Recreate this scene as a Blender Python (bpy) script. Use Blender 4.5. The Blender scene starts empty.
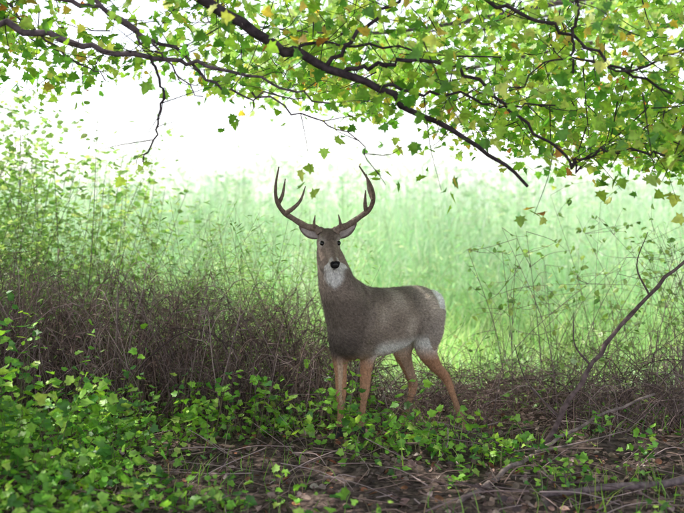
import bpy, bmesh, math, random
import numpy as np
from mathutils import Vector, Matrix
rng = np.random.default_rng(7)
random.seed(7)
scene = bpy.context.scene
col = scene.collection

# ---------------------------------------------------------------- helpers
def empty(name, loc=(0,0,0)):
    e = bpy.data.objects.new(name, None); e.location = (0,0,0); col.objects.link(e); return e

def mesh_obj(name, V, F, C=None, mat=None, parent=None, smooth=False):
    """V (n,3)  F list/array of equal-length faces   C (n,3) colours"""
    V = np.asarray(V, dtype=np.float32); F = np.asarray(F, dtype=np.int32)
    k = F.shape[1]
    me = bpy.data.meshes.new(name)
    me.vertices.add(len(V)); me.vertices.foreach_set("co", V.ravel())
    me.loops.add(F.size); me.loops.foreach_set("vertex_index", F.ravel())
    me.polygons.add(len(F))
    me.polygons.foreach_set("loop_start", np.arange(0, F.size, k, dtype=np.int32))
    me.polygons.foreach_set("loop_total", np.full(len(F), k, dtype=np.int32))
    if smooth: me.polygons.foreach_set("use_smooth", np.ones(len(F), dtype=bool))
    me.update(calc_edges=True); me.validate()
    if C is not None:
        a = me.color_attributes.new("Col", 'FLOAT_COLOR', 'POINT')
        C4 = np.ones((len(V),4), dtype=np.float32); C4[:,:3] = C
        a.data.foreach_set("color", C4.ravel())
    o = bpy.data.objects.new(name, me); col.objects.link(o)
    if mat: me.materials.append(mat)
    if parent: o.parent = parent
    return o

def norm(a):
    a = np.asarray(a, float); return a/np.maximum(np.linalg.norm(a,axis=-1,keepdims=True),1e-9)

class Tubes:
    def __init__(s): s.V=[];s.F=[];s.C=[];s.n=0
    def add(s, pts, rad, color=(1,1,1), sides=5):
        P=np.asarray(pts,float); n=len(P); R=np.broadcast_to(np.asarray(rad,float),(n,))
        T=np.empty_like(P); T[1:-1]=P[2:]-P[:-2]; T[0]=P[1]-P[0]; T[-1]=P[-1]-P[-2]; T=norm(T)
        ref=np.array([0.3,0.9,0.1]) if abs(T[0][2])>.8 else np.array([0,0,1.0])
        A=norm(np.cross(T,ref)); B=np.cross(T,A)
        a=np.arange(sides)*2*math.pi/sides
        ring=P[:,None,:]+R[:,None,None]*(np.cos(a)[None,:,None]*A[:,None,:]+np.sin(a)[None,:,None]*B[:,None,:])
        s.V.append(ring.reshape(-1,3)); s.C.append(np.tile(np.asarray(color,float),(n*sides,1)))
        i=np.arange(n-1)[:,None]*sides; j=np.arange(sides)[None,:]; jn=(j+1)%sides
        f=np.stack([i+j,i+jn,i+sides+jn,i+sides+j],-1).reshape(-1,4)+s.n
        s.F.append(f); s.n+=n*sides
    def build(s,name,mat,parent=None):
        return mesh_obj(name,np.concatenate(s.V),np.concatenate(s.F),np.concatenate(s.C),mat,parent,True)

def spline(pts, per=5):
    P=np.asarray(pts,float)
    if len(P)<3: return P
    Q=np.vstack([2*P[0]-P[1],P,2*P[-1]-P[-2]]); out=[]
    for i in range(1,len(Q)-2):
        for t in np.arange(per)/per:
            out.append(.5*((2*Q[i])+(-Q[i-1]+Q[i+1])*t+(2*Q[i-1]-5*Q[i]+4*Q[i+1]-Q[i+2])*t*t+(-Q[i-1]+3*Q[i]-3*Q[i+1]+Q[i+2])*t**3))
    out.append(P[-1]); return np.array(out)

def scatter(template, tris, pos, dirs, nrms, size, cols, aspect=None):
    """place leaf templates (length along +Y, normal +Z)"""
    pos=np.asarray(pos,float); n=len(pos)
    Y=norm(dirs); X=norm(np.cross(Y,nrms)); Z=np.cross(X,Y)
    T=np.asarray(template,float); size=np.asarray(size,float).reshape(-1,1,1)
    fold=rng.uniform(.3,2.2,(n,1,1))
    V=pos[:,None,:]+size*(T[None,:,0:1]*X[:,None,:]+T[None,:,1:2]*Y[:,None,:]+fold*T[None,:,2:3]*Z[:,None,:])
    F=(np.arange(n)*len(T))[:,None,None]+np.asarray(tris)[None]
    C=np.repeat(np.asarray(cols,float),len(T),axis=0)
    return V.reshape(-1,3),F.reshape(-1,3),C

# leaf templates
ov=[(0,.5,-.05),(0,0,0),(.22,.12,.02),(.34,.35,.05),(.27,.65,.03),(.12,.86,0),(0,1.0,-.06),(-.12,.86,0),(-.27,.65,.03),(-.34,.35,.05),(-.22,.12,.02)]
ovF=[(0,i,i+1 if i<10 else 1) for i in range(1,11)]
mp=[(0,.42,-.04),(0,0,0),(.12,.1,0),(.42,.05,.04),(.34,.26,.02),(.6,.45,.06),(.3,.52,.02),(.26,.7,.0),(0,1.05,-.07),(-.26,.7,0),(-.3,.52,.02),(-.6,.45,.06),(-.34,.26,.02),(-.42,.05,.04),(-.12,.1,0)]
mpF=[(0,i,i+1 if i<14 else 1) for i in range(1,15)]
vt=[(0,.45,-.06),(0,.06,0),(.2,-.05,.02),(.46,.1,.05),(.4,.3,.03),(.52,.5,.07),(.28,.62,.03),(.16,.8,0),(0,1.02,-.1),(-.16,.8,0),(-.28,.62,.03),(-.52,.5,.07),(-.4,.3,.03),(-.46,.1,.05),(-.2,-.05,.02)]
nar=[(0,0,0),(.1,.3,.02),(0,.35,-.02),(-.1,.3,.02),(.08,.65,.0),(-.08,.65,.0),(0,1,-.08)]
narF=[(0,1,2),(0,2,3),(1,4,2),(2,4,6),(2,6,5),(2,5,3)]

def rand_dirs(n, up=0.0, zs=1.0):
    d=rng.normal(size=(n,3)); d[:,2]=d[:,2]*zs+up; return norm(d)

# ---------------------------------------------------------------- materials
def new_mat(name):
    m=bpy.data.materials.new(name); m.use_nodes=True; nt=m.node_tree; nt.nodes.clear()
    return m,nt,nt.nodes.new('ShaderNodeOutputMaterial')
def leaf_mat(name, trans=.5, var=.35, gloss=.06, scale=9.0, tint=(1.1,1.05,.6,1)):
    m,nt,out=new_mat(name); N=nt.nodes; L=nt.links
    at=N.new('ShaderNodeAttribute'); at.attribute_name="Col"
    geo=N.new('ShaderNodeTexCoord'); no=N.new('ShaderNodeTexNoise'); no.inputs['Scale'].default_value=scale*4; no.inputs['Detail'].default_value=1
    L.new(geo.outputs['Object'],no.inputs['Vector'])
    mr=N.new('ShaderNodeMapRange'); mr.inputs['From Min'].default_value=.3; mr.inputs['From Max'].default_value=.7
    mr.inputs['To Min'].default_value=1-var; mr.inputs['To Max'].default_value=1+var*.6
    L.new(no.outputs['Fac'],mr.inputs['Value'])
    mul=N.new('ShaderNodeVectorMath'); mul.operation='SCALE'; L.new(at.outputs['Color'],mul.inputs[0]); L.new(mr.outputs[0],mul.inputs['Scale'])
    d=N.new('ShaderNodeBsdfDiffuse'); t=N.new('ShaderNodeBsdfTranslucent'); L.new(mul.outputs[0],d.inputs[0])
    tc=N.new('ShaderNodeMix'); tc.data_type='RGBA'; tc.blend_type='MULTIPLY'; tc.inputs[0].default_value=1; tc.inputs[7].default_value=tint
    L.new(mul.outputs[0],tc.inputs[6]); L.new(tc.outputs[2],t.inputs[0])
    mx=N.new('ShaderNodeMixShader'); mx.inputs[0].default_value=trans; L.new(d.outputs[0],mx.inputs[1]); L.new(t.outputs[0],mx.inputs[2])
    last=mx
    if gloss>0:
        g=N.new('ShaderNodeBsdfGlossy'); g.inputs['Roughness'].default_value=.45; g.inputs[0].default_value=(.8,.8,.8,1)
        m2=N.new('ShaderNodeMixShader'); m2.inputs[0].default_value=gloss; L.new(mx.outputs[0],m2.inputs[1]); L.new(g.outputs[0],m2.inputs[2]); last=m2
    L.new(last.outputs[0],out.inputs[0]); return m
def bark_mat(name, rough=.9, scale=30, var=.5, bump=.4):
    m,nt,out=new_mat(name); N=nt.nodes; L=nt.links
    at=N.new('ShaderNodeAttribute'); at.attribute_name="Col"
    tc=N.new('ShaderNodeTexCoord'); no=N.new('ShaderNodeTexNoise'); no.inputs['Scale'].default_value=scale; no.inputs['Detail'].default_value=4
    L.new(tc.outputs['Object'],no.inputs['Vector'])
    mr=N.new('ShaderNodeMapRange'); mr.inputs['From Min'].default_value=.3; mr.inputs['From Max'].default_value=.7
    mr.inputs['To Min'].default_value=1-var; mr.inputs['To Max'].default_value=1+var; L.new(no.outputs['Fac'],mr.inputs['Value'])
    mul=N.new('ShaderNodeVectorMath'); mul.operation='SCALE'; L.new(at.outputs['Color'],mul.inputs[0]); L.new(mr.outputs[0],mul.inputs['Scale'])
    b=N.new('ShaderNodeBsdfPrincipled'); b.inputs['Roughness'].default_value=rough; L.new(mul.outputs[0],b.inputs['Base Color'])
    b.inputs['Specular IOR Level'].default_value=.2
    if bump>0:
        bp=N.new('ShaderNodeBump'); bp.inputs['Strength'].default_value=bump; bp.inputs['Distance'].default_value=.01
        L.new(no.outputs['Fac'],bp.inputs['Height']); L.new(bp.outputs[0],b.inputs['Normal'])
    L.new(b.outputs[0],out.inputs[0]); return m
def flat_twig(name):
    m,nt,out=new_mat(name); N=nt.nodes; L=nt.links
    at=N.new('ShaderNodeAttribute'); at.attribute_name="Col"; d=N.new('ShaderNodeBsdfDiffuse'); L.new(at.outputs['Color'],d.inputs[0]); L.new(d.outputs[0],out.inputs[0]); return m
M_leaf=leaf_mat("leaf_canopy",.55,.3,.04); M_weed=leaf_mat("leaf_weed",.4,.3,.05); M_grass=leaf_mat("meadow_blade",.45,.2,0,2.0,(1,1,.85,1))
M_litter=leaf_mat("dry_leaf",.12,.4,.03,9,(1,.9,.8,1)); M_bark=bark_mat("bark"); M_twig=flat_twig("dead_twig")
M_fur=bark_mat("deer_fur",.95,70,.25,.4); M_antler=bark_mat("antler",.6,80,.35,.3)

# ---------------------------------------------------------------- ground
def sstep(a,b,x):
    t=np.clip((np.asarray(x,float)-a)/(b-a),0,1); return t*t*(3-2*t)
def gz(x,y):
    x=np.asarray(x,float); y=np.asarray(y,float)
    near=np.exp(-(np.maximum(np.abs(x)-3,0)**2+np.maximum(np.abs(y-6)-4,0)**2)/30)
    return -.12*sstep(5.95,6.5,y)+near*(.018*np.sin(3.1*x+1.3*y)+.012*np.sin(7*x-5*y+1)+.01*np.sin(11*y+4*x))
def build_ground():
    def axis(c,lo,hi,step,far,k=1.25):
        a=list(np.arange(lo,hi+1e-6,step)); s=step
        while a[-1]<far: s*=k; a.append(a[-1]+s)
        s=step
        while a[0]>-far: s*=k; a.insert(0,a[0]-s)
        return np.array(a)
    xs=axis(0,-5,5,.07,1500); ys=axis(0,1,12,.07,1500)
    X,Y=np.meshgrid(xs,ys,indexing='ij'); Z=gz(X,Y)
    V=np.stack([X,Y,Z],-1).reshape(-1,3); ny=len(ys)
    i=np.arange(len(xs)-1)[:,None]*ny; j=np.arange(ny-1)[None]
    F=np.stack([i+j,i+ny+j,i+ny+j+1,i+j+1],-1).reshape(-1,4)
    m,nt,out=new_mat("forest_floor_and_meadow"); N=nt.nodes; L=nt.links
    tc=N.new('ShaderNodeTexCoord'); sx=N.new('ShaderNodeSeparateXYZ'); L.new(tc.outputs['Object'],sx.inputs[0])
    n1=N.new('ShaderNodeTexNoise'); n1.inputs['Scale'].default_value=1.2; n1.inputs['Detail'].default_value=4; L.new(tc.outputs['Object'],n1.inputs[0])
    n2=N.new('ShaderNodeTexNoise'); n2.inputs['Scale'].default_value=28; n2.inputs['Detail'].default_value=6; L.new(tc.outputs['Object'],n2.inputs[0])
    ad=N.new('ShaderNodeMath'); ad.operation='MULTIPLY_ADD'; L.new(n1.outputs[0],ad.inputs[0]); ad.inputs[1].default_value=1.6; L.new(sx.outputs[1],ad.inputs[2])
    mr=N.new('ShaderNodeMapRange'); mr.inputs['From Min'].default_value=8.6; mr.inputs['From Max'].default_value=9.4; L.new(ad.outputs[0],mr.inputs[0])
    r1=N.new('ShaderNodeValToRGB'); L.new(n2.outputs[0],r1.inputs[0]); e=r1.color_ramp.elements
    e[0].position=.3; e[0].color=(.03,.022,.02,1); e[1].position=.72; e[1].color=(.24,.175,.15,1)
    x=e.new(.5); x.color=(.11,.078,.068,1)
    r2=N.new('ShaderNodeValToRGB'); L.new(n2.outputs[0],r2.inputs[0]); e=r2.color_ramp.elements
    e[0].position=.3; e[0].color=(.46,.72,.34,1); e[1].position=.75; e[1].color=(.62,.86,.48,1)
    mx=N.new('ShaderNodeMix'); mx.data_type='RGBA'; L.new(mr.outputs[0],mx.inputs[0]); L.new(r1.outputs[0],mx.inputs[6]); L.new(r2.outputs[0],mx.inputs[7])
    b=N.new('ShaderNodeBsdfPrincipled'); b.inputs['Roughness'].default_value=1; b.inputs['Specular IOR Level'].default_value=.1
    L.new(mx.outputs[2],b.inputs['Base Color'])
    bp=N.new('ShaderNodeBump'); bp.inputs['Strength'].default_value=.8; bp.inputs['Distance'].default_value=.03; L.new(n2.outputs[0],bp.inputs['Height']); L.new(bp.outputs[0],b.inputs['Normal'])
    L.new(b.outputs[0],out.inputs[0])
    mesh_obj("ground",V,F,None,m,None,True)
build_ground()

def mixcols(n,pal,w):
    idx=rng.choice(len(pal),n,p=np.array(w)/sum(w)); c=np.array(pal)[idx]
    return np.clip(c*(1+rng.uniform(-.25,.25,(n,1)))*(1+rng.uniform(-.08,.08,(n,3))),.005,.95)

# ---------------------------------------------------------------- maple tree (trunk stands left of the camera's view)
tree=empty("maple_tree")
tb=Tubes(); BK=(.065,.048,.055); BG=(.16,.12,.135)
tb.add(spline([(-2.9,3.3,-.1),(-2.88,3.32,.6),(-2.8,3.35,2),(-2.75,3.4,4),(-2.7,3.5,6.2),(-2.6,3.6,8.5)]),np.linspace(.3,.07,26),(.09,.075,.065),14)
def limb(pts,r0,r1,c=BK,per=6,wob=.012):
    P=spline(pts,per); n=len(P); w=rng.normal(size=(n,3))*wob; w[0]=0; P=P+w
    tb.add(P,np.linspace(r0,r1,n),c,7); return P
limbs=[]
def LB(*a,**k): limbs.append(limb(*a,**k))
LB([(-2.75,3.4,3.9),(-2.1,3.9,3.5),(-1.4,4.4,2.95),(-.685,4.75,2.5),(-.21,4.75,2.225),(.19,4.7,2.05),(.54,4.75,1.85),(.965,4.8,1.59)],.045,.008)
LB([(-.085,4.75,2.16),(.115,4.7,2.35),(.3,4.75,2.53),(.5,4.9,2.95)],.012,.006)
LB([(.0,4.73,2.13),(.2,4.65,2.17),(.39,4.65,2.19),(.64,4.7,2.11),(.89,4.8,1.925),(1.14,4.8,1.69),(1.2,4.8,1.655)],.012,.006)
LB([(1.15,4.8,1.68),(1.22,4.8,1.71),(1.39,4.8,1.75),(1.71,4.85,1.725),(2.0,4.9,1.78)],.008,.005)
LB([(-2.8,3.38,2.6),(-2.3,4.2,2.5),(-1.81,4.7,2.39),(-1.41,4.75,2.31),(-1.06,4.75,2.225),(-.71,4.8,2.19),(-.41,4.8,2.12),(-.06,4.9,2.0)],.026,.004,BG)
LB([(-2.76,3.4,3.6),(-2.0,4.2,2.9),(-1.41,4.7,2.525),(-1.16,4.7,2.44),(-.97,4.7,2.29),(-.885,4.75,2.2),(-.7,4.8,2.02)],.018,.003,BG)
LB([(-2.74,3.4,3.8),(-1.9,4.3,3.0),(-1.26,4.8,2.5),(-.81,4.85,2.225),(-.56,4.85,2.05),(-.21,4.9,2.02)],.018,.003,BG)
LB([(-.96,4.75,2.22),(-.9,4.75,2.05),(-.925,4.75,1.85),(-.995,4.75,1.685)],.008,.004,wob=.006)
LB([(1.1,5.0,3.0),(1.165,4.75,2.5),(1.155,4.75,2.325),(1.15,4.75,2.15)],.012,.006)
LB([(-2.7,3.5,6.0),(-.5,4.0,4.6),(1.1,4.6,3.2),(1.71,4.75,2.6),(2.1,4.75,2.1)],.05,.008)
LB([(1.9,4.75,2.35),(1.71,4.75,2.25),(1.39,4.7,2.15),(1.09,4.7,2.2),(.79,4.75,2.02)],.008,.004)
LB([(.5,4.5,3.6),(.6,4.7,2.7),(.69,4.75,2.525),(.99,4.75,2.4),(1.34,4.75,2.2),(1.74,4.8,2.0)],.014,.006)
LB([(-.46,4.85,2.05),(-.2,4.9,1.95),(.06,4.9,1.8),(.2,4.95,1.62)],.006,.002,BG)
LB([(.19,4.7,2.06),(.5,4.8,2.04),(.8,4.8,1.98),(1.1,4.9,2.0)],.009,.004)
LB([(-.3,4.75,2.26),(-.1,4.9,2.3),(.3,5.1,2.32),(.9,5.4,2.3)],.010,.004)
LB([(-2.6,4.2,3.2),(-2.1,4.8,2.75),(-1.75,5.0,2.5),(-1.5,5.1,2.28),(-1.25,5.1,2.15)],.012,.003,BG)
for a in (20,75,130,190,250,310):
    a=math.radians(a); r=4.6
    limb([(-2.75,3.4,3.6+random.random()*2),(-2.75+r*.4*math.cos(a),3.4+r*.4*math.sin(a),5.6),(-2.75+r*math.cos(a),3.4+r*math.sin(a)+.8,6.5)],.11,.02)
def zlow(x,y): return np.interp(x,[-2.4,-.9,-.2,.3,.8,1.5,2.8],[2.22,2.24,2.17,2.0,1.86,1.70,1.60])+(y-4.75)*.06
LP=[];LD=[];LN=[];LS=[];LC=[]
PAL=[(.34,.65,.07),(.50,.78,.12),(.16,.42,.05),(.72,.84,.20),(.78,.58,.10),(.78,.32,.08)]
WL=[4,5,3.6,2.5,.5,.1]
ncl=0
while ncl<480:
    x=rng.uniform(-2.6,3.2); y=rng.uniform(4.4,8.6); z=zlow(x,y)+rng.exponential(.42)
    if z>2.1+(y-4.0)*.24+.35: continue
    dens=np.interp(x/y*4.75,[-1.8,-1.4,-1.0,-.6,-.1,.4,2],[.7,.4,.14,.3,.65,1,1])
    if np.sin(3.1*x+1.7*y)+np.sin(4.3*z+2*x)<-.9: dens*=.25
    if rng.random()>dens: continue
    ncl+=1
    d=rand_dirs(1,-.25,.5)[0]; L=rng.uniform(.2,.5)
    p0=np.array([x,y,z]); P=spline([p0-d*L*.4+[0,0,.08],p0,p0+d*L*.5-[0,0,.05]],3)
    tb.add(P,np.linspace(.004,.0015,len(P)),BK,4)
    n=rng.integers(10,24); pp=P[rng.integers(0,len(P),n)]+rng.normal(size=(n,3))*[.09,.09,.06]
    LP.append(pp); LD.append(norm(rng.normal(size=(n,3))*[1,1,.5]+[0,0,-.5])); LN.append(norm(rng.normal(size=(n,3))*.85+[0,-.35,.6]))
    LS.append(rng.uniform(.04,.08,n)*rng.uniform(.8,1.15))
    LC.append(mixcols(n,PAL,WL if rng.random()<.9 else [2,3,1,3,2.5,1]))
for P in limbs:   # leaves and side twigs along limbs
    for i in range(6,len(P)-1,2):
        if P[i][2]>3: continue
        d=rand_dirs(1,0,.6)[0]; q=P[i]+d*rng.uniform(.15,.45); m=(P[i]+q)/2+rng.normal(size=3)*.03
        tb.add(spline([P[i],m,q],3),np.linspace(.003,.001,7),BK,4)
        if P[i][0]<-.6 and rng.random()<.6: continue
        n=rng.integers(2,7); LP.append(q+rng.normal(size=(n,3))*.05); LD.append(norm(rng.normal(size=(n,3))+[0,0,-.5])); LN.append(norm(rng.normal(size=(n,3))*.7+[0,-.3,.6]))
        LS.append(rng.uniform(.04,.075,n)); LC.append(mixcols(n,PAL,WL))
V,F,C=scatter(mp,mpF,np.concatenate(LP),np.concatenate(LD),np.concatenate(LN),np.concatenate(LS),np.concatenate(LC))
mesh_obj("hanging_leaves",V,F,C,M_leaf,tree)
# upper crown (shades the deer)
n=9800; px=rng.uniform(-10,3.8,n); py=rng.uniform(-1.0,8.8,n)
hole=np.sin(px*1.7+1)*np.sin(py*1.5)+.5*np.sin(px*3.3+py*2.1)
k=hole<.85; px=px[k]; py=py[k]; n=len(px)
pos=np.stack([px,py,rng.uniform(4.9,7.4,n)],1)
quad=[(0,0,0),(.4,.4,.05),(0,1,-.05),(-.4,.4,.05)]; quadF=[(0,1,2),(0,2,3)]
V,F,C=scatter(quad,quadF,pos,rand_dirs(n,-.2,.5),rand_dirs(n,1.0,.6),rng.uniform(.2,.36,n),mixcols(n,[(.11,.24,.05),(.15,.30,.06)],[1,1]))
mesh_obj("crown_leaves",V,F,C,M_leaf,tree)
tb.build("trunk_and_limbs",M_bark,tree)

# second tree behind on the right: sunlit pale boughs further back
bt=empty("boxelder_tree"); tb2=Tubes()
tb2.add(spline([(6.6,10.5,-.2),(6.5,10.5,2),(6.3,10.5,4.5),(6.0,10.4,7)]),np.linspace(.22,.08,16),(.1,.08,.07),12)
LP=[];LD=[];LN=[];LS=[];LC=[]
ends=[]
for a,z0,z1 in ((0.0,3.0,3.3),(0.25,3.6,3.9),(-.25,3.2,3.6),(.45,4.2,4.2),(-.1,4.4,4.6)):
    P=spline([(6.4,10.5,z0-.5),(4.6,10.5+a*3,z1+.2),(2.6,10.5+a*5,z1-.1),(.4,10.3+a*6,z1-.55),(-1.2,10.3+a*7,z1-.5)],5)
    tb2.add(P,np.linspace(.05,.006,len(P)),BG,6); ends.append(P)
for i in range(300):
    P=ends[rng.integers(len(ends))]; s=P[rng.integers(3,len(P))]
    c=s+rng.normal(size=3)*[.45,.5,.38]; n=rng.integers(10,20)
    if c[2]<zlow(min(c[0]*.5,2.5),4.75)+.55: continue
    tb2.add(np.array([s,(s+c)/2+[0,0,.06],c]),np.array([.006,.004,.002]),BG,4)
    LP.append(c+rng.normal(size=(n,3))*[.2,.2,.13]); LD.append(rand_dirs(n,-.4)); LN.append(rand_dirs(n,.5)); LS.append(rng.uniform(.08,.14,n))
    LC.append(mixcols(n,[(.50,.77,.24),(.62,.83,.32),(.34,.60,.17),(.8,.88,.5)],[3,3,2,1]))
V,F,C=scatter(mp,mpF,np.concatenate(LP),np.concatenate(LD),np.concatenate(LN),np.concatenate(LS),np.concatenate(LC))
mesh_obj("leaves",V,F,C,M_leaf,bt); tb2.build("trunk_and_limbs",M_bark,bt)

# ---------------------------------------------------------------- meadow grass
def blades(n,x,y,h,w,cols,bend=.5,lean=.12,segs=5):
    z=gz(x,y); base=np.stack([x,y,z],1)
    a=rng.uniform(0,2*math.pi,n); dr=np.stack([np.cos(a),np.sin(a),np.zeros(n)],1)
    sd=rng.uniform(0,2*math.pi,n); side=np.stack([np.cos(sd),np.sin(sd)*.4,np.zeros(n)],1)
    b=rng.uniform(0,bend,n)*h; l=rng.normal(size=n)*lean*h
    rows=[]
    for s in range(segs+1):
        t=s/segs
        c=base+dr*(b*t**2.2)[:,None]+side*(l*t)[:,None]+np.array([0,0,1])*(h*(t-.35*(b/np.maximum(h,.01))*t**3))[:,None]
        ww=(w*(1-t**1.6)*.5+.0005)[:,None]
        rows += [c-side*ww,c+side*ww]
    V=np.stack(rows,1); m=V.shape[1]
    f=np.array([(2*s,2*s+1,2*s+3,2*s+2) for s in range(segs)])
    F=(np.arange(n)*m)[:,None,None]+f[None]
    return V.reshape(-1,3),F.reshape(-1,4),np.repeat(cols,m,axis=0)
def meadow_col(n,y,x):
    c=mixcols(n,[(.62,.87,.58),(.72,.90,.62),(.50,.79,.48),(.78,.91,.76)],[3,3,1.2,1.6])  # pale palette: bright haze over the clearing is put into the colour
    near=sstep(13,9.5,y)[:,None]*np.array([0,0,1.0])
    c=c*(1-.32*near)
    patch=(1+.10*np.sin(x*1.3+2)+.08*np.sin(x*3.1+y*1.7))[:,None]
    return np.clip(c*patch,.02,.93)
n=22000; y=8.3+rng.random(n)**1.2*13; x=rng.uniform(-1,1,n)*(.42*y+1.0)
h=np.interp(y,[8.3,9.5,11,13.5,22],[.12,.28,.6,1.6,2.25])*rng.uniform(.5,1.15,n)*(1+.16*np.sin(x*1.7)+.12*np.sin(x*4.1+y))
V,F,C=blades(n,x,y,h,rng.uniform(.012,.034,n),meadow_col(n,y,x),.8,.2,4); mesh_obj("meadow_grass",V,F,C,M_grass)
# broad leafy meadow weeds, leaves carried on stems
mw=empty("meadow_weeds"); ns=1000; sy=10.6+rng.random(ns)*9; sx_=rng.uniform(-1,1,ns)*(.42*sy+1.0)
stt=np.interp(sy,[9.8,11,13.5,19],[.3,.65,1.6,2.3])*(1+.26*np.sin(sx_*2.3+sy)+.16*np.sin(5*sx_))*rng.uniform(.7,1.12,ns)
k=18; n=ns*k; x=np.repeat(sx_,k)+rng.normal(size=n)*.07; y=np.repeat(sy,k)+rng.normal(size=n)*.07
hh=np.repeat(stt,k)*rng.uniform(.3,.99,n)
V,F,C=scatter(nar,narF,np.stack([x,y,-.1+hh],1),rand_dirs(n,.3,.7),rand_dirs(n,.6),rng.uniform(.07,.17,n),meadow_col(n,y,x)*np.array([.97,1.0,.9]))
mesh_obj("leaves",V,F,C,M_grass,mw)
tm=Tubes()
for i in range(ns): tm.add([(sx_[i],sy[i],-.14),(sx_[i]+rng.normal()*.02,sy[i],-.1+stt[i]*.5),(sx_[i],sy[i],-.1+stt[i])],[.006,.005,.002],(.5,.65,.4),4)
tm.build("stems",M_twig,mw)
# hedgerow closing the far side of the meadow
nb=200; bx=rng.uniform(-30,30,nb); by=rng.uniform(34,44,nb); br=rng.uniform(1.1,2.1,nb)
k=150; n=nb*k; d=rand_dirs(n,.1); r=np.repeat(br,k)*rng.uniform(.5,1,n)**.5
pos=np.stack([np.repeat(bx,k)+d[:,0]*r*1.3,np.repeat(by,k)+d[:,1]*r,np.repeat(br,k)*.8+d[:,2]*r],1); pos[:,2]=np.maximum(pos[:,2],.1)
V,F,C=scatter(quad,quadF,pos,rand_dirs(n),rand_dirs(n,.4),rng.uniform(.12,.3,n),mixcols(n,[(.78,.88,.78),(.86,.9,.85),(.7,.82,.68),(.88,.85,.86)],[3,3,2,1.5]))  # near-white leaf colours imitate distance haze
mesh_obj("distant_hedgerow",V,F,C,M_grass)

# ---------------------------------------------------------------- weed thicket
class Leaves:
    def __init__(s): s.p=[];s.d=[];s.n=[];s.s=[];s.c=[]
    def add(s,p,d,n,sz,c): s.p.append(p);s.d.append(d);s.n.append(n);s.s.append(sz);s.c.append(c)
    def build(s,name,T,TF,mat,parent=None):
        V,F,C=scatter(T,TF,np.concatenate(s.p),np.concatenate(s.d),np.concatenate(s.n),np.concatenate(s.s),np.concatenate(s.c))
        return mesh_obj(name,V,F,C,mat,parent)
def weed(tb,lv,x,y,h,lean,stemc,pal,w,nleaf,ls,sr=.003,spread=.03,updir=.3,tilt=.4):
    z0=float(gz(x,y)); d=np.array([rng.normal()*lean,rng.normal()*lean,1.0])*h
    p0=np.array([x,y,z0-.02]); b=np.array([rng.normal(),rng.normal(),0])*lean*h*.6
    P=spline([p0,p0+d*.5+b*.5,p0+d+b*0.2-[0,0,abs(b[0])*.3]],4)
    tb.add(P,np.linspace(sr,sr*.35,len(P)),stemc,4)
    t=rng.uniform(.15,1,nleaf)*(len(P)-1); i=np.minimum(t.astype(int),len(P)-2); f=(t-i)[:,None]
    q=P[i]*(1-f)+P[i+1]*f
    a=rng.uniform(0,2*math.pi,nleaf); dd=np.stack([np.cos(a),np.sin(a),rng.normal(size=nleaf)*.3+updir],1)
    lv.add(q+norm(dd)*spread*rng.random((nleaf,1)),dd,norm(rng.normal(size=(nleaf,3))*tilt+[0,-.25,1]),rng.uniform(.6,1.2,nleaf)*ls,mixcols(nleaf,pal,w))
th=empty("weed_thicket"); t2=Tubes(); l2=Leaves()
TP=[(.34,.57,.16),(.48,.69,.23),(.18,.36,.08),(.58,.73,.37)]
for i in range(800):
    x=rng.uniform(-4.2,-.15); y=rng.uniform(7.0,9.8)
    hm=np.interp(x,[-4,-2.5,-1.2,-.2],[2.0,1.65,1.6,1.45])
    weed(t2,l2,x,y,hm*rng.uniform(.45,1.08),.3,rng.choice([.7,1.2])*np.array((.25,.21,.15)),TP,[3,3,2,1.5],rng.integers(16,30),.062,.0028,.07)
for i in range(170):
    x=rng.uniform(1.4,4.2); y=rng.uniform(7.2,9.2)
    weed(t2,l2,x,y,rng.uniform(.5,1.5)*np.interp(x,[1.4,3],[.6,1.1]),.28,(.22,.18,.14),TP,[3,3,1,2],rng.integers(8,18),.05,.0028,.05)
for i in range(200):
    x=rng.uniform(-3.2,3.4); y=rng.uniform(6.6,8.0)
    weed(t2,l2,x,y,rng.uniform(.3,.9),.4,(.22,.18,.14),TP,[3,3,1,2],rng.integers(6,16),.05,.0025,.05)
t2.build("stems",M_twig,th); l2.build("leaves",nar,narF,M_grass,th)
sh=empty("shrub"); t3=Tubes(); l3=Leaves()
for i in range(135):
    x=rng.uniform(-4.8,-2.2); y=rng.uniform(8.2,10)
    weed(t3,l3,x,y,rng.uniform(1.6,3.15)*np.interp(x,[-4.8,-3.2,-2.2],[1.06,.98,.76]),.22,(.2,.16,.15),[(.38,.63,.20),(.52,.73,.31),(.24,.44,.12),(.64,.79,.46)],[3,3,2,1.3],75,.07,.006,.30,0,.8)
t3.build("stems",M_bark,sh); l3.build("leaves",ov,ovF,M_leaf,sh)

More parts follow.
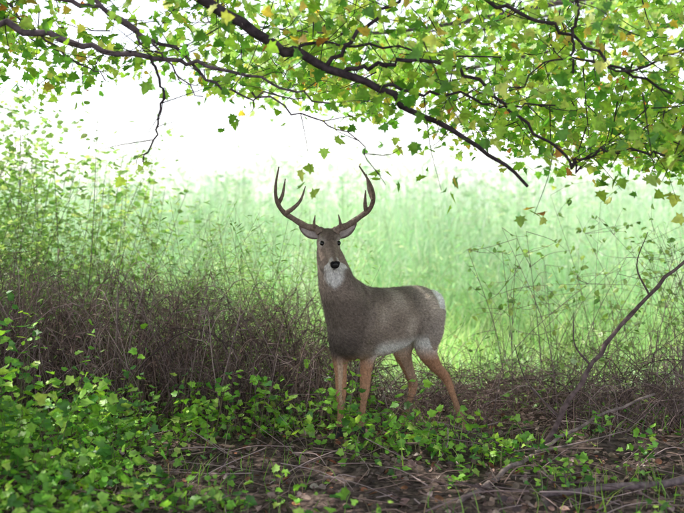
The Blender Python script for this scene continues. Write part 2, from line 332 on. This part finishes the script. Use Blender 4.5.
# ---------------------------------------------------------------- dead brush tangles
def brush(name,n,xr,yr,hf,cols,r=(.0015,.0045)):
    t=Tubes()
    for i in range(n):
        x=rng.uniform(*xr); y=rng.uniform(*yr); h=hf(x,y)*rng.uniform(.35,1.1)
        if h<.05: continue
        a=rng.uniform(0,2*math.pi); L=rng.uniform(.3,.9); z0=float(gz(x,y))
        p0=np.array([x,y,z0-.02]); dx=np.array([math.cos(a),math.sin(a)*.6,0])*L
        pts=[p0,p0+dx*.25+[0,0,h*.6],p0+dx*.6+[0,0,h],p0+dx+[0,0,h*rng.uniform(.3,1.0)]]
        P=spline(np.array(pts)+np.vstack([np.zeros(3),rng.normal(size=(3,3))*.05]),4)
        r0=rng.uniform(*r)*(1.8 if rng.random()<.08 else 1); c=np.array(cols[rng.integers(len(cols))])*rng.uniform(.5,1.4)
        t.add(P,np.linspace(r0,r0*.4,len(P)),c,4)
        for k in range(rng.integers(2,6)):
            s=P[rng.integers(3,len(P))]; d=rand_dirs(1,.15,.7)[0]*rng.uniform(.08,.3)
            t.add(np.array([s,s+d*.5+rng.normal(size=3)*.015,s+d]),np.array([r0*.55,r0*.4,r0*.25]),c,3)
    return t.build(name,M_twig)
DC=[(.24,.172,.165),(.36,.27,.26),(.11,.078,.078),(.28,.195,.165)]
brush("dead_brush",2000,(-3.6,.25),(6.4,8.0),lambda x,y: np.interp(x,[-3.6,-2.4,-1.2,-.3,.25],[1.2,1.1,.97,.8,.45]),DC)
brush("dead_brush",520,(1.5,3.4),(6.1,7.6),lambda x,y: np.interp(x,[1.5,2.2,3.4],[.3,.55,.8]),DC)
brush("dead_brush",300,(.3,1.7),(6.9,8.0),lambda x,y: .3,DC)
n=3200; x=rng.uniform(-3.6,.2,n); y=rng.uniform(6.4,8.0,n); z=-.1+np.interp(x,[-3.6,-2.4,-1.2,-.3,.25],[1.1,1.0,.88,.72,.4])*rng.random(n)*.95
V,F,C=scatter(nar,narF,np.stack([x,y,z],1),rand_dirs(n,-.5),rand_dirs(n),rng.uniform(.03,.08,n),mixcols(n,[(.26,.18,.155),(.38,.27,.24),(.17,.11,.1)],[1,1,1]))
mesh_obj("withered_leaves",V,F,C,M_litter)

# ---------------------------------------------------------------- undergrowth plants
ug=empty("undergrowth_plants"); t4=Tubes(); l4=Leaves()
UP=[(.23,.53,.055),(.37,.70,.085),(.10,.29,.045),(.52,.77,.13)]
def dens(x,y):
    return np.interp(x,[-3,-1.2,-.3,.6,1.2,3],[1,.75,.55,.5,.3,.3])*(.1+.9*(np.sin(2.7*x+1.1*y*2)+np.sin(4.3*y-1.7*x)>-.05))*np.interp(y,[4,5,6.5,7.4],[1.0,.95,.75,.4])
cnt=0
while cnt<560:
    x=rng.uniform(-3.2,3.2); y=rng.uniform(3.4,7.4)
    if rng.random()>dens(x,y): continue
    if -.1<x<1.0 and 5.8<y<6.9 and rng.random()<.4: continue
    cnt+=1
    h=rng.uniform(.06,.28)*np.interp(x,[-2,-1,0],[1.4,1.1,.9])
    weed(t4,l4,x,y,h,.4,(.16,.17,.08),UP,[3,3,2.5,1.2],int(rng.integers(5,14)),rng.uniform(.028,.06),.002,.1,.1,.65)
for i in range(120):
    x=rng.uniform(-2.6,-1.15); y=rng.uniform(3.9,5.6)
    hm=np.interp(x+.3*(5-y),[-2.5,-1.7,-1.3,-1.0],[1.05,.95,.5,.3])
    weed(t4,l4,x,y,hm*rng.uniform(.5,1),.25,(.16,.17,.08),UP,[3,3,2.5,1],int(rng.integers(14,28)),rng.uniform(.035,.07),.003,.1,.05,.65)
for i in range(80):
    x=rng.uniform(-1.9,.3); y=rng.uniform(5.6,6.7)
    weed(t4,l4,x,y,rng.uniform(.2,.55),.3,(.2,.17,.1),UP,[3,3,1,1],12,.05,.003,.08,.05,.65)
for i in range(26):
    x=rng.uniform(-.1,1.1); y=rng.uniform(5.3,5.85)
    weed(t4,l4,x,y,rng.uniform(.12,.3),.35,(.2,.17,.1),UP,[3,3,2,1],11,.048,.0025,.1,.05,.65)
t4.build("stems",M_twig,ug); l4.build("leaves",vt,mpF,M_weed,ug)

n=5000; x=rng.uniform(-3,3.2,n); y=rng.uniform(4,8.4,n); k=(np.sin(3*x+2*y)+np.sin(5*y-2*x)+rng.normal(size=n)*.5)>.2; x=x[k];y=y[k];n=len(x)
V,F,C=blades(n,x,y,rng.uniform(.05,.2,n),rng.uniform(.003,.007,n),mixcols(n,UP+[(.42,.35,.24)],[3,3,2,1,5]),.8,.3,4); mesh_obj("grass_tufts",V,F,C,M_weed)

# leaf litter
n=10000; x=rng.uniform(-3.4,3.6,n); y=rng.uniform(3.6,8.2,n)
pos=np.stack([x,y,gz(x,y)+rng.uniform(.004,.04,n)],1)
V,F,C=scatter(ov,ovF,pos,rand_dirs(n,0,.25),rand_dirs(n,1.2,.6),rng.uniform(.02,.055,n),mixcols(n,[(.22,.15,.125),(.32,.22,.18),(.1,.07,.062),(.44,.33,.29),(.34,.15,.085)],[4,3,3,1.5,1]))
mesh_obj("leaf_litter",V,F,C,M_litter)
t5=Tubes()
for i in range(600):
    x=rng.uniform(-2.6,3.2); y=rng.uniform(4.1,7.6); a=rng.uniform(0,6.28); L=rng.uniform(.1,.7)
    p=np.array([x,y,float(gz(x,y))+.035]); d=np.array([math.cos(a),math.sin(a),rng.normal()*.25])*L
    r=rng.uniform(.0015,.005); t5.add(spline([p-d/2,p+rng.normal(size=3)*.025+[0,0,.02],p+d/2],3),np.linspace(r,r*.5,7),np.array(DC[rng.integers(4)])*1.3,4)
t5.build("fallen_twigs",M_twig)
t6=Tubes()
t6.add(spline([(1.2,5.7,.0),(1.37,5.7,.3),(1.55,5.72,.57),(1.79,5.72,.87),(2.05,5.7,1.13),(2.3,5.7,1.33),(2.7,5.75,1.5)])+rng.normal(size=(31,3))*.006,np.linspace(.018,.006,31)*(1+.12*np.sin(np.arange(31)*1.9)),(.15,.105,.105),7)
t6.add(spline([(1.5,5.72,.5),(1.42,5.8,.62),(1.44,5.9,.8)]),np.linspace(.008,.002,11),(.13,.09,.09),5)
t6.add(spline([(1.85,5.72,.93),(1.8,5.8,1.1),(1.9,5.9,1.3)]),np.linspace(.007,.002,11),(.13,.09,.09),5)
t6.add(spline([(1.30,5.7,.2),(1.12,5.75,.4),(1.05,5.8,.62)]),np.linspace(.007,.002,11),(.13,.09,.09),5)
t6.build("leaning_dead_stem",M_bark)
t7=Tubes()
t7.add(spline([(.55,4.6,.02),(.8,4.95,.05),(1.1,5.4,.06),(1.45,5.8,.12),(2.0,6.1,.25)])+rng.normal(size=(21,3))*.006,np.linspace(.016,.008,21),(.26,.2,.185),7)
t7.add(spline([(1.1,5.4,.07),(1.3,5.3,.14),(1.6,5.35,.2)]),np.linspace(.009,.003,11),(.26,.2,.185),5)
t7.build("fallen_branch",M_bark)
t8=Tubes()
t8.add(spline([(1.0,4.75,.02),(1.5,4.85,.04),(2.2,4.95,.06)])+rng.normal(size=(11,3))*.006,np.linspace(.016,.022,11),(.2,.15,.15),7)
t8.build("fallen_branch",M_bark)
t9=Tubes(); l9=Leaves(); sp=empty("sapling")
for i in range(34):
    x=rng.uniform(.9,3.0); y=rng.uniform(6.6,8.2)
    z0=float(gz(x,y)); h=rng.uniform(.7,1.7); lx=rng.normal()*.4
    P=spline([(x,y,z0),(x+lx*.3,y,z0+h*.5),(x+lx,y+rng.normal()*.2,z0+h)],5); r=rng.uniform(.003,.005)
    t9.add(P,np.linspace(r,r*.3,len(P)),(.24,.18,.17),5)
    for k in range(7):
        s=P[rng.integers(3,len(P))]; d=rand_dirs(1,.4,.6)[0]*rng.uniform(.15,.45)
        Q=spline([s,s+d*.5+rng.normal(size=3)*.03,s+d],3); t9.add(Q,np.linspace(r*.5,r*.2,len(Q)),(.24,.18,.17),4)
        m=3; l9.add(Q[rng.integers(2,len(Q),m)],rand_dirs(m,-.2),rand_dirs(m,.8),rng.uniform(.03,.06,m),mixcols(m,TP,[3,3,1,1]))
t9.build("stems",M_twig,sp); l9.build("leaves",ov,ovF,M_weed,sp)

# ---------------------------------------------------------------- deer
deer=empty("white_tailed_deer")
parts=[]
def loft(secs,sides=20):
    V=[];F=[];a=np.arange(sides)*2*math.pi/sides
    for c,A,B in secs:
        c=np.array(c,float); V.append(c+np.cos(a)[:,None]*np.array(A)+np.sin(a)[:,None]*np.array(B))
    n=len(secs); V=np.concatenate(V)
    F=[[i*sides+j,i*sides+(j+1)%sides,(i+1)*sides+(j+1)%sides,(i+1)*sides+j] for i in range(n-1) for j in range(sides)]
    V=np.vstack([V,np.array(secs[0][0]),np.array(secs[-1][0])]); k=len(V)-2
    T=[[k,(j+1)%sides,j] for j in range(sides)]+[[k+1,(n-1)*sides+j,(n-1)*sides+(j+1)%sides] for j in range(sides)]
    parts.append((V,F+T))
def sp_tube(P,R,flat=1.0,sides=16,per=4,ref=(0,0,1)):
    D=np.hstack([np.array(P,float),np.array(R,float)[:,None]]); S=spline(D,per)
    Q=S[:,:3]; R=np.maximum(S[:,3],.003); T=np.gradient(Q,axis=0); T=norm(T)
    A=norm(np.cross(T,np.array(ref,float))); B=np.cross(T,A)
    loft([(Q[i],A[i]*R[i]*flat,B[i]*R[i]) for i in range(len(Q))],sides)
al=math.radians(47); fx,fy=-math.cos(al),-math.sin(al); lx_,ly_=-fy,fx
O=np.array([.10,6.0,0])
def loc(s,l,z): return O+np.array([fx*s+lx_*l,fy*s+ly_*l,z])
left=np.array([lx_,ly_,0]); up=np.array([0,0,1.0])
trunk=[(.21,.69,.055,.09),(.15,.69,.105,.16),(.06,.703,.135,.21),(-.08,.717,.148,.227),(-.22,.710,.160,.220),(-.36,.717,.160,.207),(-.48,.735,.135,.188),(-.56,.742,.13,.18),(-.66,.745,.125,.165),(-.73,.75,.095,.125),(-.77,.76,.05,.07)]
S=spline(np.array(trunk),3)
loft([(loc(s,0,z),left*w,up*h) for s,z,w,h in S],28)
for sg in (-1,1):
    sp_tube([loc(-.06,sg*.080,.87),loc(-.01,sg*.105,.79),loc(.04,sg*.105,.69),loc(.03,sg*.09,.62)],[.035,.055,.06,.045],1.0,16,4,tuple(left))
    sp_tube([loc(-.54,sg*.06,.80),loc(-.60,sg*.085,.80),loc(-.65,sg*.085,.74)],[.05,.07,.06],1.0,16,4,tuple(left))
sp_tube([(.07,5.99,.70),(.015,5.89,.86),(-.030,5.84,.98),(-.058,5.85,1.09),(-.083,5.88,1.18),(-.088,5.90,1.25)],[.16,.136,.116,.095,.077,.056],1.0,20,4,(0,1,0))
sp_tube([(.18,6.1,.85),(.10,6.0,.87),(.03,5.93,.94),(-.02,5.9,1.02)],[.09,.108,.095,.07],.85)
H0=np.array([-.088,5.90,1.268])
hd=norm(np.array([.055,-.27,-.145])); hr=norm(np.cross(hd,up)); hu=np.cross(hr,hd)
def hp_(a,r=0,u=0): return H0+hd*a+hr*r+hu*u
Hs=[(-.055,-.012,.035,.04),(-.03,-.005,.056,.055),(.02,.0,.066,.062),(.06,-.004,.062,.058),(.10,-.012,.050,.050),(.15,-.022,.040,.041),(.20,-.028,.034,.034),(.245,-.030,.031,.030),(.275,-.031,.030,.027),(.292,-.032,.022,.018)]
S=spline(np.array(Hs),3)
loft([(hp_(r[0],0,r[1]),hr*r[2],hu*r[3]) for r in S],24)
for sg in (-1,1):
    sp_tube([hp_(.02,sg*.048,.032),hp_(.055,sg*.056,.034),hp_(.085,sg*.050,.028)],[.012,.014,.008])
    sp_tube([hp_(.0,sg*.045,-.03),hp_(.06,sg*.044,-.030),hp_(.13,sg*.028,-.036)],[.025,.026,.014])
    sp_tube([hp_(.25,sg*.016,-.020),hp_(.275,sg*.017,-.018),hp_(.290,sg*.012,-.020)],[.013,.015,.009])
    sp_tube([hp_(-.02,sg*.04,.035),hp_(-.012,sg*.052,.055)],[.022,.020])
sp_tube([hp_(.0,0,-.06),hp_(.10,0,-.062),hp_(.2,0,-.062),hp_(.262,0,-.062)],[.035,.03,.022,.017])
def leg(P,R): sp_tube(P,R,1.0,14,4,(0.2,1,0))
leg([(-.02,5.94,.70),(-.013,5.95,.56),(-.008,5.935,.43),(-.006,5.92,.29),(-.008,5.93,.20),(-.012,5.93,.10),(-.018,5.905,.055)],[.075,.062,.040,.032,.020,.022,.023])
leg([(.20,6.06,.70),(.175,6.05,.57),(.155,6.05,.44),(.145,6.04,.30),(.135,6.05,.20),(.125,6.05,.10),(.12,6.025,.055)],[.085,.064,.040,.032,.020,.022,.023])
leg([(.58,6.40,.76),(.57,6.36,.62),(.565,6.36,.50),(.63,6.42,.38),(.71,6.49,.285),(.76,6.48,.16),(.815,6.46,.0),(.835,6.44,-.055)],[.12,.108,.075,.044,.033,.021,.022,.023])
leg([(.47,6.52,.74),(.44,6.47,.60),(.41,6.46,.48),(.45,6.53,.35),(.495,6.60,.22),(.47,6.58,.12),(.425,6.56,.0),(.41,6.54,-.055)],[.11,.10,.07,.041,.033,.021,.022,.023])
tl=[loc(-.745,0,.85),loc(-.80,.02,.80),loc(-.815,.02,.71),loc(-.805,.02,.61)]
sp_tube(tl,[.032,.04,.038,.012],1.3,12,4,tuple(left))
V=[];F=[];o=0
for v,f in parts:
    V.append(v); F+= [[i+o for i in q] for q in f]; o+=len(v)
me=bpy.data.meshes.new("tmp"); me.from_pydata([tuple(v) for v in np.concatenate(V)],[],F); me.update()
bm=bmesh.new(); bm.from_mesh(me)
bmesh.ops.recalc_face_normals(bm,faces=bm.faces); bm.to_mesh(me); bm.free()
tmp=bpy.data.objects.new("tmp",me); col.objects.link(tmp)
m=tmp.modifiers.new("r",'REMESH'); m.mode='VOXEL'; m.voxel_size=.006; m.adaptivity=0
m=tmp.modifiers.new("s",'SMOOTH'); m.factor=.6; m.iterations=8
dg=bpy.context.evaluated_depsgraph_get(); dg.update()
bme=bpy.data.meshes.new_from_object(tmp.evaluated_get(dg)); bpy.data.objects.remove(tmp)
nv=len(bme.vertices); P=np.empty(nv*3,dtype=np.float32); bme.vertices.foreach_get("co",P); P=P.reshape(-1,3).astype(float)
Nn=np.empty(nv*3,dtype=np.float32); bme.vertices.foreach_get("normal",Nn); Nn=Nn.reshape(-1,3).astype(float)
def deer_color(P,Nn):
    n=len(P); rel=P-O; s=rel[:,0]*fx+rel[:,1]*fy; l=rel[:,0]*lx_+rel[:,1]*ly_; z=P[:,2]
    C=np.tile(np.array([.33,.26,.21]),(n,1))
    def mix(C,c,w): w=np.clip(w,0,1)[:,None]; return C*(1-w)+np.array(c)*w
    C=mix(C,(.15,.116,.098),.8*sstep(.80,.93,z)*(z<1.05)*sstep(.15,0,s))
    wz=.5*np.sin(14*s+9*z)*np.sin(17*z)+.5*np.sin(23*s-11*z+2)*.6
    C=mix(C,(.15,.118,.10),.85*np.clip(wz,0,1)); C=mix(C,(.60,.51,.43),.9*np.clip(-wz,0,1)*(s<0))
    C=mix(C,(.56,.48,.42),sstep(-.35,-.62,s)*.5*(z>.5))
    C=mix(C,(.14,.108,.092),sstep(.0,.12,s)*sstep(.98,.85,z)*.7)
    C=mix(C,(.21,.165,.14),sstep(.9,1.0,z)*.5)
    C=mix(C,(.08,.062,.055),sstep(.75,.6,z)*sstep(.04,.15,s)*(z>.45)*.7)
    belly=sstep(.63,.55,z)*sstep(-.0,-.12,s)*(z>.44)*(np.abs(l)<.17)
    C=mix(C,(.82,.79,.75),belly)
    lw=sstep(.56,.44,z)
    C=mix(C,(.52,.27,.15),lw*.85)
    inner=lw*sstep(.15,.4,Nn@left*np.where(l>0,-1,1))
    C=mix(C,(.68,.54,.42),inner*.5*sstep(.15,.3,z))
    C=mix(C,(.25,.18,.14),sstep(.2,.05,z)*.4)
    rump=sstep(-.66,-.72,s)*(z>.5)*sstep(.92,.88,z); C=mix(C,(.88,.86,.83),rump)
    D=P-H0; hp=D@hd; hx=D@hr; hz=D@hu; ax=np.abs(hx)
    head=(hp>-.07)&(hp<.33)&(ax<.11)&(hz>-.1)&(hz<.11)&(z>1.07)
    C=mix(C,(.28,.21,.17),head*.9)
    tw=.068*sstep(.93,1.03,z)
    thr=sstep(.95,.985,z)*sstep(1.11,1.08,z)*sstep(.1,-.2,Nn[:,1])*(P[:,1]>5.68)*np.clip((tw-np.abs(P[:,0]+.045))/.03,0,1)
    C=mix(C,(.72,.69,.66),thr*.9)
    C=mix(C,(.13,.095,.08),head*sstep(.02,.035,hz)*np.exp(-(hx/.05)**2)*(hp<.10)*.85)
    C=mix(C,(.16,.115,.095),head*np.exp(-(hx/.016)**2)*sstep(.06,.12,hp)*(hz>-.02)*.8)
    C=mix(C,(.66,.61,.56),head*np.exp(-((hp-.075)**2/.0010+(ax-.056)**2/.0005+(hz-.010)**2/.0007))*.75)
    C=mix(C,(.62,.58,.54),head*sstep(.225,.24,hp)*sstep(.278,.27,hp)*sstep(.006,.018,ax)*.6)
    C=mix(C,(.70,.67,.64),head*(hp>.19)*sstep(-.050,-.060,hz)*.85)
    C=mix(C,(.015,.013,.014),head*(hp>.276)*(hz>-.052))
    C*= (1+rng.uniform(-.1,.1,(n,1)))
    return C
C=deer_color(P,Nn); a=bme.color_attributes.new("Col",'FLOAT_COLOR','POINT'); C4=np.ones((nv,4),dtype=np.float32); C4[:,:3]=C; a.data.foreach_set("color",C4.ravel())
bme.polygons.foreach_set("use_smooth",np.ones(len(bme.polygons),dtype=bool))
bme.materials.clear(); bme.materials.append(M_fur); bme.name="body"
bo=bpy.data.objects.new("body",bme); col.objects.link(bo); bo.parent=deer
nf=80000; idx=rng.integers(0,nv,nf); p=P[idx]+rng.normal(size=(nf,3))*.003; nn=Nn[idx]
hpv=(p-H0)@hd; k=~((hpv>.14)&(p[:,2]>1.09)); p=p[k]; nn=nn[k]; cc=C[idx][k]; z=p[:,2]; hpv=hpv[k]
flow=np.where((z>1.0)[:,None],np.array([0,.3,-1.0]),np.where((z<.5)[:,None],np.array([0,0,-1.0]),np.array([-fx,-fy,-.5])))
flow=flow-nn*np.sum(flow*nn,1,keepdims=True); d=norm(norm(flow)+nn*.17+rng.normal(size=p.shape)*.15)
L=np.where(z<.5,.009,np.where(z>1.12,.007,.018))*rng.uniform(.6,1.3,len(p)); sd=norm(np.cross(d,nn))*(.0014)
V=np.stack([p-sd,p+sd,p+d*L[:,None]],1).reshape(-1,3); F=np.arange(len(V)).reshape(-1,3)
mesh_obj("fur",V,F,np.repeat(cc*rng.uniform(.6,1.45,(len(cc),1)),3,axis=0),M_fur,deer)
an=Tubes(); AC=(.24,.175,.14)
def tine(P,r0,r1,c=AC,per=6):
    S=spline(P,per); t=np.linspace(0,1,len(S)); R=r0+(r1-r0)*t**1.8
    an.add(S,R*(1+.06*np.sin(t*40)),c,10)
tine([(-.135,5.87,1.295),(-.160,5.88,1.325),(-.222,5.91,1.337),(-.302,5.91,1.383),(-.370,5.87,1.435),(-.402,5.80,1.512),(-.400,5.75,1.600),(-.380,5.72,1.700)],.022,.004)
tine([(-.352,5.88,1.418),(-.30,5.86,1.45),(-.255,5.86,1.50),(-.225,5.86,1.585)],.015,.003)
tine([(-.393,5.84,1.475),(-.365,5.82,1.53),(-.347,5.82,1.63)],.014,.003)
tine([(-.165,5.88,1.318),(-.172,5.85,1.35),(-.165,5.83,1.405)],.012,.003)
tine([(-.042,5.87,1.295),(-.018,5.88,1.325),(.037,5.91,1.345),(.111,5.91,1.395),(.175,5.87,1.451),(.192,5.80,1.530),(.162,5.75,1.615),(.103,5.71,1.705)],.022,.004)
tine([(.150,5.89,1.43),(.142,5.85,1.48),(.145,5.84,1.56)],.015,.003)
tine([(.190,5.81,1.50),(.165,5.84,1.57),(.150,5.86,1.66)],.014,.003)
tine([(-.015,5.88,1.32),(-.010,5.85,1.355),(-.022,5.83,1.41)],.012,.003)
an.build("antlers",M_antler,deer)
def ear(base,tip,face,w):
    base=np.array(base);tip=np.array(tip); ax=tip-base; L=np.linalg.norm(ax); ax=ax/L
    f=norm(np.array(face,float)); sd=norm(np.cross(ax,f)); f=np.cross(sd,ax)
    nu,nvv=11,9; V=[];C=[]
    for lay,off in ((0,0.0),(1,-.005)):
        for i in range(nu):
            t=i/(nu-1); ww=w*max(.08,math.sin(math.pi*min(1,(t*.84+.15)))**.75)
            for j in range(nvv):
                u=-1+2*j/(nvv-1); an_=u*1.15
                V.append(base+ax*L*t+sd*ww*math.sin(an_)/math.sin(1.15)+f*(off+ww*.9*(1-math.cos(an_))-w*.3))
                C.append((.50,.43,.40) if (lay==0 and abs(u)<.6 and t<.85) else (.20,.15,.13))
    F=[]
    for lay in (0,1):
        for i in range(nu-1):
            for j in range(nvv-1):
                a=lay*nu*nvv+i*nvv+j; F.append([a,a+1,a+nvv+1,a+nvv] if lay==0 else [a,a+nvv,a+nvv+1,a+1])
    for i in range(nu-1):
        for j in (0,nvv-1):
            a=i*nvv+j; b=a+nu*nvv; F.append([a,a+nvv,b+nvv,b])
    return V,F,C
for nm,ar in (("ear_right",((-.145,5.895,1.275),(-.268,5.90,1.335),(-.35,-1,.1),.038)),("ear_left",((-.030,5.895,1.275),(.092,5.90,1.355),(.35,-1,.1),.038))):
    V,F,Cc=ear(*ar); mesh_obj(nm,V,F,np.array(Cc),M_fur,deer,True)
m,nt,out=new_mat("eye_dark"); b=nt.nodes.new('ShaderNodeBsdfPrincipled'); b.inputs['Base Color'].default_value=(.008,.006,.005,1); b.inputs['Roughness'].default_value=.15; nt.links.new(b.outputs[0],out.inputs[0]); M_eye=m
m,nt,out=new_mat("nose_hoof"); b=nt.nodes.new('ShaderNodeBsdfPrincipled'); b.inputs['Base Color'].default_value=(.014,.012,.013,1); b.inputs['Roughness'].default_value=.5; nt.links.new(b.outputs[0],out.inputs[0]); M_nose=m
def ball(name,c,ax,mat):
    n1,n2=10,14; V=[];F=[]
    A,B,Cx=[np.array(v,float) for v in ax]
    for i in range(n1+1):
        th_=math.pi*i/n1
        for j in range(n2):
            ph=2*math.pi*j/n2; V.append(np.array(c)+A*math.sin(th_)*math.cos(ph)+B*math.sin(th_)*math.sin(ph)+Cx*math.cos(th_))
    for i in range(n1):
        for j in range(n2): F.append([i*n2+j,i*n2+(j+1)%n2,(i+1)*n2+(j+1)%n2,(i+1)*n2+j])
    mesh_obj(name,V,F,None,mat,deer,True)
for nm,sg in (("eye_left",1),("eye_right",-1)):
    ball(nm,hp_(.088,sg*.051,.010),(hd*.018,hr*.015,hu*.015),M_eye)
ball("nose",hp_(.288,0,-.024),(hr*.019,hd*.011,hu*.013),M_nose)
def hoof(name,x,y,z):
    V=[];F=[];o=0; f=np.array([fx,fy,0])
    for sg in (-1,1):
        for zz,fr,bk,w in ((0,.052,.022,.021),(.02,.044,.022,.020),(.05,.024,.02,.017),(.066,.015,.015,.013)):
            c=np.array([x,y,z+zz])+left*sg*.015
            for a in np.arange(10)*2*math.pi/10:
                V.append(c+f*(math.cos(a)*(fr if math.cos(a)>0 else bk))+left*math.sin(a)*w*(1-.35*max(math.cos(a),0)))
        for r in range(3):
            for j in range(10): F.append([o+r*10+j,o+r*10+(j+1)%10,o+(r+1)*10+(j+1)%10,o+(r+1)*10+j])
        o+=40
    mesh_obj(name,V,F,None,M_nose,deer,True)
for nm,x,y in (("hoof_front_right",-.02,5.90),("hoof_front_left",.118,6.02),("hoof_hind_left",.84,6.435),("hoof_hind_right",.405,6.535)):
    hoof(nm,x,y,float(gz(x,y))-.004)

# ---------------------------------------------------------------- world, sun, camera
tosun=Vector((-.55,.25,.80)).normalized()
w=bpy.data.worlds.new("World"); scene.world=w; w.use_nodes=True; nt=w.node_tree; N=nt.nodes; L=nt.links
sky=N.new('ShaderNodeTexSky'); sky.sky_type='NISHITA'; sky.sun_disc=False
sky.sun_elevation=math.asin(tosun.z); sky.sun_rotation=math.atan2(tosun.x,tosun.y); sky.dust_density=1.5; sky.air_density=1.0
# bright summer haze: thick near the horizon, thin overhead
tc=N.new('ShaderNodeTexCoord'); no=N.new('ShaderNodeTexNoise'); no.inputs['Scale'].default_value=2.5; no.inputs['Detail'].default_value=4; L.new(tc.outputs['Generated'],no.inputs[0])
sx=N.new('ShaderNodeSeparateXYZ'); L.new(tc.outputs['Generated'],sx.inputs[0])
mz=N.new('ShaderNodeMapRange'); mz.interpolation_type='SMOOTHSTEP'; mz.inputs['From Min'].default_value=.15; mz.inputs['From Max'].default_value=.7; mz.inputs['To Min'].default_value=8.5; mz.inputs['To Max'].default_value=1.6; L.new(sx.outputs[2],mz.inputs[0])
mr=N.new('ShaderNodeMapRange'); mr.inputs['From Min'].default_value=.3; mr.inputs['From Max'].default_value=.7; mr.inputs['To Min'].default_value=.8; mr.inputs['To Max'].default_value=1.2; L.new(no.outputs[0],mr.inputs[0])
mm=N.new('ShaderNodeMath'); mm.operation='MULTIPLY'; L.new(mz.outputs[0],mm.inputs[0]); L.new(mr.outputs[0],mm.inputs[1])
vm=N.new('ShaderNodeVectorMath'); vm.operation='SCALE'; vm.inputs[0].default_value=(1.0,.95,.98); L.new(mm.outputs[0],vm.inputs['Scale'])
va=N.new('ShaderNodeVectorMath'); va.operation='ADD'; L.new(vm.outputs[0],va.inputs[0]); L.new(sky.outputs[0],va.inputs[1])
bg=N['Background']; L.new(va.outputs[0],bg.inputs[0]); bg.inputs[1].default_value=.15
sl=bpy.data.lights.new("sun",'SUN'); sl.energy=5; sl.angle=math.radians(.5); sl.color=(1,.96,.88)
so=bpy.data.objects.new("sun",sl); so.rotation_euler=tosun.to_track_quat('Z','Y').to_euler(); so.location=(-10,5,15); col.objects.link(so)
cam=bpy.data.cameras.new("camera"); co=bpy.data.objects.new("camera",cam); col.objects.link(co)
co.location=(0,0,1.5); co.rotation_euler=(math.radians(90),0,0); cam.sensor_width=36; cam.lens=50.0; cam.shift_y=-56.5/684; cam.clip_end=4000
cam.dof.use_dof=True; cam.dof.focus_distance=5.85; cam.dof.aperture_fstop=1.6
scene.camera=co
scene.view_settings.view_transform='Standard'; scene.view_settings.look='None'; scene.view_settings.exposure=0
